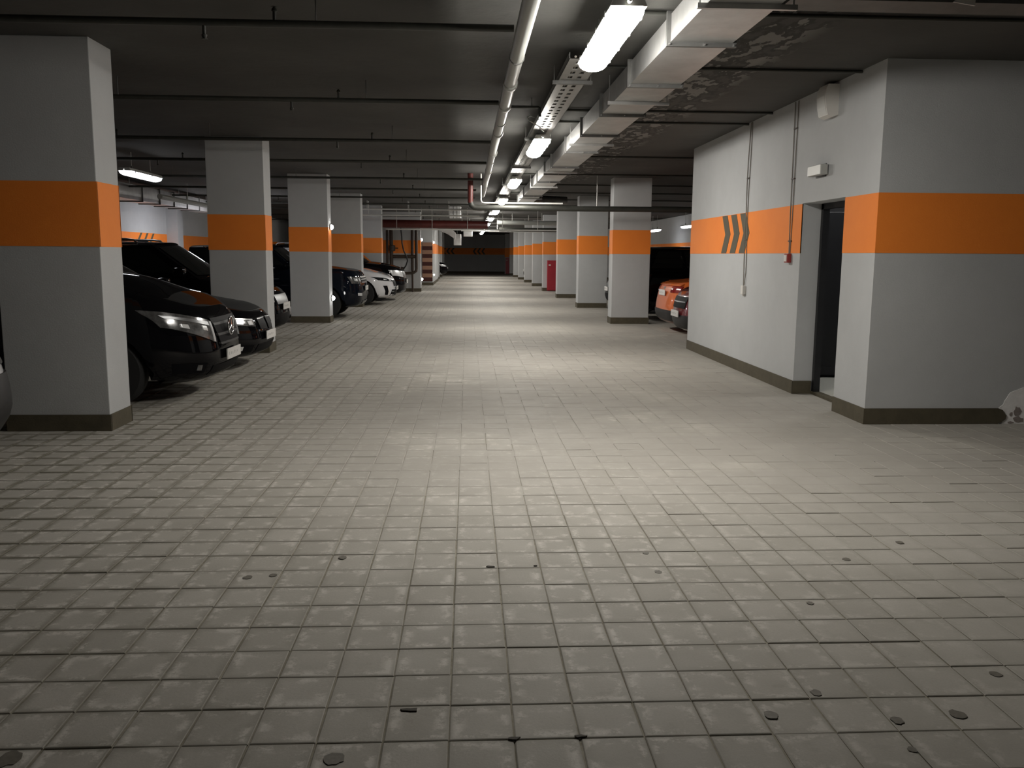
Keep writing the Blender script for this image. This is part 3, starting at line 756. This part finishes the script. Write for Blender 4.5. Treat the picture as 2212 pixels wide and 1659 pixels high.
# ------------------------------------------------------------------ cars
def interp(tab, x):
    if x >= tab[0][0]: return tab[0][1]
    for (a, za), (b, zb) in zip(tab[:-1], tab[1:]):
        if x >= b:
            k = (x-a)/(b-a); k = k*k*(3-2*k)*.35+k*.65
            return za+(zb-za)*k
    return tab[-1][1]
def lerp(a, b, t): return a+(b-a)*t
def make_wheel(root, x, y, r, s, rimmat='rim', spokes=5):
    wd = .215
    tr = MB().lathe([(r*.66, -wd/2), (r*.93, -wd/2), (r, -wd*.36), (r, wd*.36), (r*.93, wd/2), (r*.66, wd/2)], 'y', (x, y, r), 28).build('wheel', 'tyre', root, 40)
    yo = y+s*(wd/2-.02)
    MB().lathe([(r*.67, 0), (r*.63, s*.012), (r*.60, -s*.05), (.02, -s*.06)], 'y', (x, yo, r), 28).build('rim', 'car_plastic', tr, 40)
    m = MB()
    for k in range(spokes):
        a = 2*math.pi*k/spokes+.3; ca, sa = math.cos(a), math.sin(a)
        p0, p1 = r*.10, r*.64; h0, h1 = .035, .024
        for (q, h, dd) in ((0, 0, 0),):
            pts = [(p0*ca-h0*sa, p0*sa+h0*ca), (p1*ca-h1*sa, p1*sa+h1*ca), (p1*ca+h1*sa, p1*sa-h1*ca), (p0*ca+h0*sa, p0*sa-h0*ca)]
            m.prism([(x+a_, r+b_) for a_, b_ in pts], 'y', yo-.02, yo+.012)
    m.lathe([(r*.16, -.02), (r*.16, .015), (r*.10, .02)], 'y', (x, yo, r), 16)
    m.lathe([(r*.68, -.01), (r*.68, .006), (r*.62, .010), (r*.62, -.01)], 'y', (x, yo, r), 28)
    m.build('spokes', rimmat, tr, 40)
LV = [(0, .16, .10), (.06, .07, .035), (.14, .03, .01), (.30, .0, 0), (.45, .004, 0), (.60, .02, .0), (.74, .045, .008), (.86, .08, .02), (.94, .12, .04), (.985, .17, .07), (1.0, .22, .10)]
def make_car(name, label, P, loc, rz):
    root = thing(name, label, P.get('cat', 'car'), loc, rz)
    L, Wd, zb = P['L'], P['W'], P.get('zb', .20)
    w = Wd/2; bow, Rx, yc = P.get('bow', .10), P.get('Rx', .38), P.get('yc', .5)
    bowr, Rxr = .06, .25
    top = P['top']; lv = P.get('lv', LV); wheels = P['wheels']; r = P['r']
    paint = P['paint']
    def fxn(yy):
        x = -bow*yy*yy
        if yy > yc: x -= Rx*(1-math.sqrt(max(0, 1-((yy-yc)/(1-yc))**2)))
        return x
    def rxn(yy):
        x = -bowr*yy*yy
        if yy > .6: x -= Rxr*(1-math.sqrt(max(0, 1-((yy-.6)/.4)**2)))
        return x
    par = [('f', math.sin(a*math.pi/2)) for a in [k/16 for k in range(17)]]
    xs0, xs1 = -(bow+Rx), -L+bowr+Rxr
    ns = 56
    par += [('s', xs0+(xs1-xs0)*k/ns) for k in range(1, ns)]
    par += [('r', math.sin(a*math.pi/2)) for a in [1-k/10 for k in range(11)]]
    def zarch(x, yy):
        z = 0
        if yy > .72:
            for xw in wheels:
                ra = r+.055
                if abs(x-xw) < ra: z = max(z, r+math.sqrt(ra*ra-(x-xw)**2)-.01)
        return z
    ztf = interp(top, 0)
    def ring(level, side):
        tz, dx, dw = level; out = []
        for kd, q in par:
            ww = w-dw
            if kd == 'f': x = fxn(q)-dx; y = ww*q; yy = q
            elif kd == 's': x = q; y = ww; yy = 1
            else: x = -L-rxn(q)+dx*.7; y = ww*q; yy = q
            if kd == 's':
                # blend the nose inset out along the side
                x = q
            zt = interp(top, x)
            z = zb+(zt-zb)*tz
            z = max(z, min(zarch(x, yy), zt-.12))
            out.append((x, side*y, z))
        return out
    m = MB()
    lev = [[None]*0 for _ in lv]
    left = [ring(l, 1) for l in lv]; right = [ring(l, -1) for l in lv]
    m.grid(left); m.grid(right)
    # deck across, crowned
    cr = P.get('crown', .055); tl, tr_ = left[-1], right[-1]
    rows = []
    for a, b in zip(tl, tr_):
        row = []
        for k in range(13):
            s = 1-2*k/12
            fc = min(1, max(0, (-.22-a[0])/.75)); fc = fc*fc*(3-2*fc); fr_ = min(1, max(0, (a[0]+L-.15)/.3))
            row.append((a[0], a[1]*s, a[2]+cr*(1-s*s)*fc*fr_))
        rows.append(row)
    m.grid(rows)
    m.grid([[a, (a[0], 0, a[2]), b] for a, b in zip(left[0], right[0])])
    body = m.build('body', paint, root, 38)
    # cabin
    G = P['gh']
    xc, zc, xwt, H, xrt, xrb, zrb = G
    wb, wt = P.get('wb', w-.06), P.get('wt', w*.74)
    def cab(side, a, t):            # side surface
        x = lerp(lerp(xc, xwt, t), lerp(xrb, xrt, t), a)
        z = lerp(lerp(zc, zrb, a)-.06, H-.05, t)
        y = lerp(wb, wt, t**1.35)
        return (x, side*y, z)
    bw = P.get('wsbow', .18)
    def ws(v, t):                   # windshield
        y = lerp(wb, wt, t**1.35)*v
        x = lerp(xc, xwt, t)+bw*(1-v*v)*(1-t*.45)
        return (x, y, lerp(zc-.06, H-.05, t)+.03*(1-v*v)*t)
    def rw(v, t):
        y = lerp(wb, wt, t**1.35)*v
        return (lerp(xrb, xrt, t)-.05*(1-v*v), y, lerp(zrb-.06, H-.05, t)+.03*(1-v*v)*t)
    m = MB(); T = [k/8 for k in range(9)]; V = [-1+k/6 for k in range(13)]
    for s in (1, -1): m.grid([[cab(s, a/10, t) for a in range(11)] for t in T])
    m.grid([[ws(v, t) for v in V] for t in T]); m.grid([[rw(v, t) for v in V] for t in T])
    rows = []
    for a in range(11):
        a_ = a/10; row = []
        for v in V:
            p0 = ws(v, 1); p1 = rw(v, 1)
            x = lerp(p0[0], p1[0], a_); row.append((x, p0[1], H-.05+.05*(1-v*v)+.02*math.sin(a_*math.pi)*(1-.4*v*v)))
        rows.append(row)
    m.grid(rows)
    m.build('cabin', paint, root, 50)
    def patch(fn, us, ts, off, nm, mat, par_=root):
        """patch lying just outside a surface"""
        m = MB(); rows = [[Vector(fn(u, t))+off for u in us] for t in ts]
        m.grid(rows); n = len(m.v)
        return m.build(nm, mat, par_, 60)
    lin = lambda a, b, n: [a+(b-a)*k/n for k in range(n+1)]
    patch(ws, lin(-.90, .90, 12), lin(.17, .93, 6), Vector((.010, 0, .006)), 'windshield', 'car_glass')
    patch(rw, lin(-.86, .86, 10), lin(.25, .90, 5), Vector((-.010, 0, .004)), 'rear_window', 'car_glass')
    for s in (1, -1):
        for (a0, a1) in P.get('sidewin', ((.06, .36), (.39, .66), (.69, .93))):
            patch(lambda u, t: cab(s, u, t), lin(a0, a1, 6), lin(.24, .90, 5), Vector((0, s*.008, .002)), 'side_window', 'car_glass')
        # mirror
        mx, mz = xc-P.get('mir', .30), zc+.10
        mm = MB().box(-.09, .09, -.10, .10, -.07, .07, .04).build('mirror', paint, root, 40, (mx, s*(w+.09), mz))
        MB().box(-.03, .03, -.12, .0, -.02, .02).build('mirror_arm', 'car_plastic', mm, 0, (0, -s*.05 if s > 0 else .17, -.05))
    # front-surface helper
    def front(y, z, off=0.0):
        x = 0
        for _ in range(8):
            tz = min(1, max(0, (z-zb)/(interp(top, x)-zb)))
            for (t0, d0, w0), (t1, d1, w1) in zip(lv[:-1], lv[1:]):
                if tz <= t1:
                    k = (tz-t0)/(t1-t0); dx = lerp(d0, d1, k); dw = lerp(w0, w1, k); break
            yy = min(.997, abs(y)/(w-dw))
            x = lerp(x, fxn(yy)-dx, .7)
        return Vector((x+off, y, z))
    def fpatch(nm, mat, cs, off=.008, thick=.03, par_=root, n=8, m_=5):
        (a, b, c, d) = cs; rows = []
        for i in range(m_+1):
            t = i/m_; row = []
            for j in range(n+1):
                u = j/n
                y = lerp(lerp(a[0], b[0], u), lerp(d[0], c[0], u), t); z = lerp(lerp(a[1], b[1], u), lerp(d[1], c[1], u), t)
                p = front(y, z, off); p.y += math.copysign(off*.8, y) if abs(y) > w*.6 else 0
                row.append(p)
            rows.append(row)
        m = MB().grid(rows)
        # rim turned back into the body
        edge = rows[0]+[r_[-1] for r_ in rows[1:]]+list(reversed(rows[-1]))[1:]+[r_[0] for r_ in reversed(rows[:-1])][:-1]
        m.grid([edge, [p-Vector((thick, 0, 0)) for p in edge]], closed=True)
        return m.build(nm, mat, par_, 50)
    for det in P.get('front', ()):
        nm, mat, cs = det[:3]; kw = det[3] if len(det) > 3 else {}
        sub = kw.pop('sub', None) if kw else None
        if kw.get('both', True) and all(abs(c[0]) > .02 for c in cs) and (cs[0][0]*cs[1][0] > 0):
            k2 = {k: v for k, v in kw.items() if k != 'both'}
            for s in (1, -1):
                o = fpatch(nm, mat, [(s*c[0], c[1]) for c in cs], **k2)
                if sub:
                    for snm, smat, scs in sub: fpatch(snm, smat, [(s*c[0], c[1]) for c in scs], off=k2.get('off', .008)+.006, par_=o)
        else:
            k2 = {k: v for k, v in kw.items() if k != 'both'}
            o = fpatch(nm, mat, cs, **k2)
            if sub:
                for snm, smat, scs in sub: fpatch(snm, smat, scs, off=k2.get('off', .008)+.008, par_=o)
    # number plate
    pz = P.get('plate_z', .45); py = P.get('plate_y', 0)
    if pz:
        px_ = front(py, pz, .022).x
        pl = MB().box(-.008, .008, -.26, .26, -.056, .056, .003).build('number_plate', 'plate', root, 0, (px_+.01, py, pz))
        for k, y in enumerate((-.20, -.13, -.07, -.01, .05, .12)):
            m = MB().box(.008, .0092, y-.010, y+.010, -.016+.004*(k % 2), .020-.005*(k % 3))
            m.build('plate_mark', 'plate_mark', pl)
    for xw in wheels:
        for s in (1, -1): make_wheel(root, xw, s*(w-.125), r, s, P.get('rim', 'rim'), P.get('spokes', 5))
    if P.get('emblem'):
        ez, er = P['emblem']; c = front(0, ez, P.get('eoff', .05))
        m = MB(); pts = [(c.x, c.y+er*math.cos(a), c.z+er*math.sin(a)) for a in [2*math.pi*k/28 for k in range(29)]]
        m.tube(pts, er*.10, 8, cap=False)
        for k in range(3):
            a = math.pi/2+2*math.pi*k/3
            m.tube([tuple(c), (c.x, c.y+er*math.cos(a), c.z+er*math.sin(a))], [er*.20, er*.05], 8)
        m.build('emblem', 'chrome', root, 50)
    if P.get('rails'):
        for s in (1, -1):
            ya = s*(wt-.04)
            m = MB().tube([(xwt-.25, ya, H-.03), (xwt-.30, ya, H+.03), (xwt-.42, ya, H+.045), (xrt+.35, ya, H+.045), (xrt+.2, ya, H+.03), (xrt+.15, ya, H-.03)], .018, 8)
            m.build('roof_rail', 'satin_silver', root, 50)
            for q in (xwt-.6, (xwt+xrt)/2): MB().box(q-.09, q+.09, ya-.02, ya+.02, H-.04, H+.05, .008).build('rail_foot', 'car_plastic', root)
    for s in (1, -1):
        for q in P.get('handles', ()):
            MB().box(q-.09, q+.09, s*(w+.002)-.012, s*(w+.002)+.012, zc-.14, zc-.11, .004).build('door_handle', paint, root)
        if True:
            MB().box(wheels[1]+r+.1, wheels[0]-r-.1, s*w-.03 if s > 0 else s*w-.012, s*w+.012 if s > 0 else s*w+.03, zb+.02, zb+.09, .01).build('sill_trim', P.get('sill', 'car_plastic'), root)
    return root

van = dict(L=5.14, W=1.92, zb=.21, bow=.10, Rx=.50, yc=.42, r=.335, wheels=(-.94, -4.14), paint='black_paint', cat='minivan',
           top=[(0, .90), (-.12, .94), (-.5, 1.06), (-1.15, 1.20), (-1.6, 1.22), (-5.14, 1.22)], crown=.10,
           gh=(-1.34, 1.24, -2.15, 1.90, -4.95, -5.10, 1.22), wb=.94, wt=.80, wsbow=.26, sidewin=((.05, .27), (.30, .60), (.63, .93)),
           front=[('headlight', 'lens', ((.47, .60), (.90, .78), (.945, .95), (.45, .82)), dict(off=.012, n=12, sub=[('lamp_unit', 'lens_bright', ((.55, .72), (.60, .735), (.60, .78), (.55, .77))), ('light_strip', 'lens_bright', ((.455, .60), (.485, .61), (.475, .81), (.445, .81))), ('lamp_unit', 'lens_bright', ((.74, .755), (.80, .775), (.80, .81), (.74, .80))), ('reflector', 'satin_silver', ((.50, .77), (.88, .87), (.90, .90), (.50, .81)))])),
                  ('grille', 'grille_black', ((-.33, .57), (.33, .57), (.43, .84), (-.43, .84)), dict(off=.014, n=14, sub=[('slat', 'slat_grey', ((-.40, .765), (.40, .765), (.415, .79), (-.415, .79))), ('slat', 'slat_grey', ((-.37, .655), (.37, .655), (.38, .68), (-.38, .68))), ('grille_trim', 'slat_grey', ((-.34, .563), (.34, .563), (.35, .585), (-.35, .585)))])),
                  ('lower_intake', 'grille_black', ((-.55, .27), (.55, .27), (.50, .36), (-.50, .36)), dict(off=.006)),
                  ('fog_light_pocket', 'grille_black', ((.62, .30), (.86, .32), (.88, .42), (.60, .40)), dict(off=.006, sub=[('fog_light', 'lens', ((.66, .33), (.70, .335), (.70, .39), (.66, .385)))])),
                  ], plate_z=.45, emblem=(.735, .095), eoff=.055, handles=(-1.9, -2.9), spokes=7)
make_car('minivan', 'black minivan with a star emblem on its grille, parked beside the big grey column', van, (-2.55, 9.58, 0), 0)
sedan = dict(L=4.65, W=1.83, zb=.17, bow=.16, Rx=.42, yc=.45, r=.32, wheels=(-.80, -3.62), paint='black_paint',
             top=[(0, .70), (-.10, .74), (-.5, .83), (-1.35, .93), (-3.6, .95), (-4.65, .92)], crown=.07,
             gh=(-1.42, .97, -2.25, 1.43, -3.35, -4.05, .98), wb=.84, wt=.62, sidewin=((.08, .42), (.45, .76)),
             front=[('headlight', 'lens', ((.45, .56), (.82, .60), (.86, .70), (.46, .66)), dict(off=.01, sub=[('lamp_ring', 'lens_bright', ((.50, .585), (.58, .59), (.58, .64), (.50, .64))), ('lamp_ring', 'lens_bright', ((.66, .60), (.74, .61), (.74, .65), (.66, .645))), ('light_brow', 'lens_bright', ((.47, .64), (.84, .685), (.85, .70), (.47, .66)))])),
                    ('kidney_grille', 'grille_black', ((.04, .50), (.33, .52), (.34, .66), (.05, .67)), dict(off=.016, sub=[('grille_rim', 'satin_silver', ((.04, .655), (.34, .645), (.34, .66), (.05, .67)))])),
                    ('lower_intake', 'grille_black', ((-.50, .22), (.50, .22), (.45, .33), (-.45, .33)), dict(off=.006)),
                    ('fog_light_pocket', 'grille_black', ((.56, .24), (.80, .25), (.82, .34), (.55, .33)), dict(off=.006, sub=[('fog_light', 'lens_bright', ((.70, .265), (.77, .27), (.77, .325), (.70, .32)))])),
                    ], plate_z=.43, handles=(-2.2, -3.2))
make_car('sedan', 'low black sedan between the black minivan and a grey column', sedan, (-2.68, 12.02, 0), 0)
suv = dict(L=4.6, W=1.86, zb=.24, bow=.14, Rx=.40, yc=.45, r=.35, wheels=(-.86, -3.50), paint='black_paint',
           top=[(0, .86), (-.10, .90), (-.5, 1.0), (-1.15, 1.08), (-4.6, 1.10)], crown=.07,
           gh=(-1.15, 1.10, -1.98, 1.67, -4.2, -4.55, 1.10), wb=.86, wt=.66, rails=True,
           front=[('headlight', 'lens_bright', ((.52, .70), (.88, .74), (.90, .88), (.50, .82)), dict(off=.01)),
                  ('grille', 'satin_silver', ((-.42, .66), (.42, .66), (.46, .82), (-.46, .82)), dict(off=.014)),
                  ('lower_intake', 'grille_black', ((-.6, .30), (.6, .30), (.55, .50), (-.55, .50)), dict(off=.006))], plate_z=.62, handles=(-1.9, -2.9))
make_car('suv', 'black SUV with silver roof rails behind the minivan', suv, (-3.12, 15.35, 0), 0)
boxy = dict(suv); boxy.update(L=4.10, W=1.90, sill='satin_silver', mir=.12, wheels=(-.86, -3.25), bow=.06, Rx=.26, yc=.62, zb=.28, r=.37, paint='dark_blue_paint',
            top=[(0, 1.06), (-.08, 1.10), (-.5, 1.15), (-1.25, 1.16), (-4.1, 1.18)], gh=(-1.50, 1.17, -2.12, 1.68, -3.95, -4.05, 1.18), wt=.72,
            front=[('headlight', 'lens', ((.55, .80), (.90, .82), (.92, .98), (.54, .97)), dict(off=.01, sub=[('lamp_unit', 'lens_bright', ((.60, .86), (.68, .87), (.68, .94), (.60, .93))), ('lamp_unit', 'lens_bright', ((.76, .87), (.84, .88), (.84, .94), (.76, .93)))])),
                   ('grille', 'satin_silver', ((-.48, .82), (.48, .82), (.48, .98), (-.48, .98)), dict(off=.014, sub=[('slat', 'grille_black', ((-.46, .86), (.46, .86), (.46, .89), (-.46, .89))), ('slat', 'grille_black', ((-.46, .92), (.46, .92), (.46, .95), (-.46, .95)))])),
                   ('fog_light', 'lens_bright', ((.60, .53), (.80, .54), (.80, .60), (.60, .59)), dict(off=.006)),
                   ('skid_plate', 'satin_silver', ((-.35, .30), (.35, .30), (.38, .40), (-.38, .40)), dict(off=.02))], plate_z=.70, rails=False)
make_car('off_roader', 'dark boxy off-roader between two left-hand columns', boxy, (-2.46, 21.6, 0), 0)
white = dict(suv); white.update(L=4.7, W=1.86, zb=.22, bow=.20, Rx=.45, yc=.40, r=.36, wheels=(-.95, -3.65), paint='white_paint',
             top=[(0, .78), (-.10, .84), (-.5, .96), (-1.3, 1.06), (-4.7, 1.10)], gh=(-1.30, 1.08, -2.1, 1.66, -4.1, -4.6, 1.12), rails=False, rim='rim',
             front=[('headlight', 'grille_black', ((.40, .70), (.86, .74), (.915, .84), (.42, .76)), dict(off=.01, sub=[('lamp_unit', 'lens_bright', ((.50, .725), (.58, .73), (.58, .765), (.50, .755))), ('lamp_unit', 'lens_bright', ((.68, .745), (.75, .75), (.75, .785), (.68, .775)))])),
                    ('grille', 'grille_black', ((-.38, .56), (.38, .56), (.38, .73), (-.38, .73)), dict(off=.01)),
                    ('bumper_vent', 'grille_black', ((.66, .30), (.74, .31), (.80, .58), (.70, .58)), dict(off=.01, sub=[('vent_trim', 'white_plastic', ((.64, .30), (.67, .30), (.71, .58), (.69, .58)))])),
                    ('lower_intake', 'grille_black', ((-.60, .25), (.60, .25), (.55, .46), (-.55, .46)), dict(off=.006))], plate_z=.50)
make_car('crossover', 'white crossover with slim dark headlights parked past the boxy off-roader', white, (-2.16, 27.1, 0), 0)
dsuv = dict(suv); dsuv.update(paint='black_paint', W=1.93, top=[(0, 1.0), (-.1, 1.04), (-.5, 1.14), (-1.2, 1.20), (-4.6, 1.22)], gh=(-1.2, 1.20, -1.9, 1.80, -4.3, -4.6, 1.2),
            front=[('headlight', 'lens_bright', ((.50, .76), (.90, .82), (.93, 1.0), (.48, .96)), dict(off=.012)),
                   ('grille', 'satin_silver', ((-.44, .55), (.44, .55), (.44, .95), (-.44, .95)), dict(off=.014, sub=[('slat', 'grille_black', ((-.42, .6), (.42, .6), (.42, .72), (-.42, .72)))])),
                   ('skid_plate', 'satin_silver', ((-.6, .27), (.6, .27), (.6, .33), (-.6, .33)), dict(off=.02))], plate_z=.62)
make_car('suv', 'black SUV with a big bright headlamp just behind the white crossover', dsuv, (-2.04, 29.75, 0), 0)
small = dict(suv); small.update(rails=False)
make_car('suv', 'dark SUV nosing out behind the far white wall', small, (-1.35, 60.2, 0), 0)
wn = dict(suv); wn.update(paint='white_paint', zb=.22, rails=False, front=[('lower_bumper', 'car_plastic', ((-.88, .26), (.88, .26), (.90, .66), (-.90, .66)), dict(off=.012, both=False, n=20)),
                          ('headlight', 'lens', ((.52, .72), (.88, .76), (.90, .88), (.50, .84)), dict(off=.01))])
make_car('suv', 'white car with a black lower bumper peeking out before the big grey column', wn, (-3.17, 5.75, 0), 0)
# right-hand row (noses point to the lane)
orange = dict(sedan); orange.update(paint='orange_paint', W=1.80, L=4.4, top=[(0, .90), (-.10, .98), (-.5, 1.02), (-1.1, 1.04), (-3.4, .92), (-4.4, .80)], gh=(-.85, 1.02, -1.6, 1.42, -2.7, -3.5, .95),
              bow=.06, Rx=.22, yc=.6, plate_z=.78, wheels=(-.85, -3.45),
              front=[('tail_light', 'lens_red', ((.52, .80), (.82, .80), (.82, .92), (.50, .92)), dict(off=.012)), ('boot_lip', 'orange_paint', ((-.78, .93), (.78, .93), (.78, .97), (-.78, .97)), dict(off=.03)),
                     ('lower_bumper', 'car_plastic', ((-.8, .20), (.8, .20), (.84, .45), (-.84, .45)), dict(off=.012, both=False, n=20)), ('rear_emblem', 'chrome', ((-.06, .85), (.06, .85), (.06, .90), (-.06, .90)), dict(off=.012))])
make_car('orange_sedan', 'bright orange sedan backed in by the grey column', orange, (3.92, 17.75, 0), math.pi)
redc = dict(sedan); redc.update(paint='red_paint', W=1.82, zb=.20, top=[(0, .84), (-.10, .90), (-.5, .98), (-1.2, 1.04), (-4.65, 1.05)], gh=(-1.2, 1.05, -2.0, 1.52, -3.9, -4.5, 1.05), plate_z=.50,
            front=[('headlight', 'lens', ((.50, .66), (.84, .70), (.86, .82), (.48, .78)), dict(off=.01, sub=[('lamp_unit', 'lens_bright', ((.56, .70), (.62, .71), (.62, .77), (.56, .76)))])),
                   ('grille', 'grille_black', ((-.42, .60), (.42, .60), (.44, .80), (-.44, .80)), dict(off=.012, sub=[('grille_bar', 'satin_silver', ((-.4, .70), (.4, .70), (.4, .72), (-.4, .72)))])),
                   ('lower_bumper', 'car_plastic', ((-.84, .24), (.84, .24), (.86, .48), (-.86, .48)), dict(off=.01, both=False, n=20))])
make_car('hatchback', 'dark red car peeking out behind the storeroom wall', redc, (3.72, 15.55, 0), math.pi)
blk = dict(suv); blk.update(W=1.9, rails=False, gh=(-1.15, 1.14, -2.0, 1.72, -4.2, -4.55, 1.14), top=[(0, .92), (-.1, .96), (-.5, 1.05), (-1.15, 1.12), (-4.6, 1.14)])
make_car('suv', 'black SUV behind the orange car, beyond the grey column', blk, (8.55, 21.4, 0), 0)
make_car('suv', 'dark SUV between the first two right-hand columns past the orange car', small, (3.80, 24.0, 0), math.pi)
make_car('suv', 'dark car nosing out between the far right-hand columns', small, (3.35, 52.8, 0), math.pi)
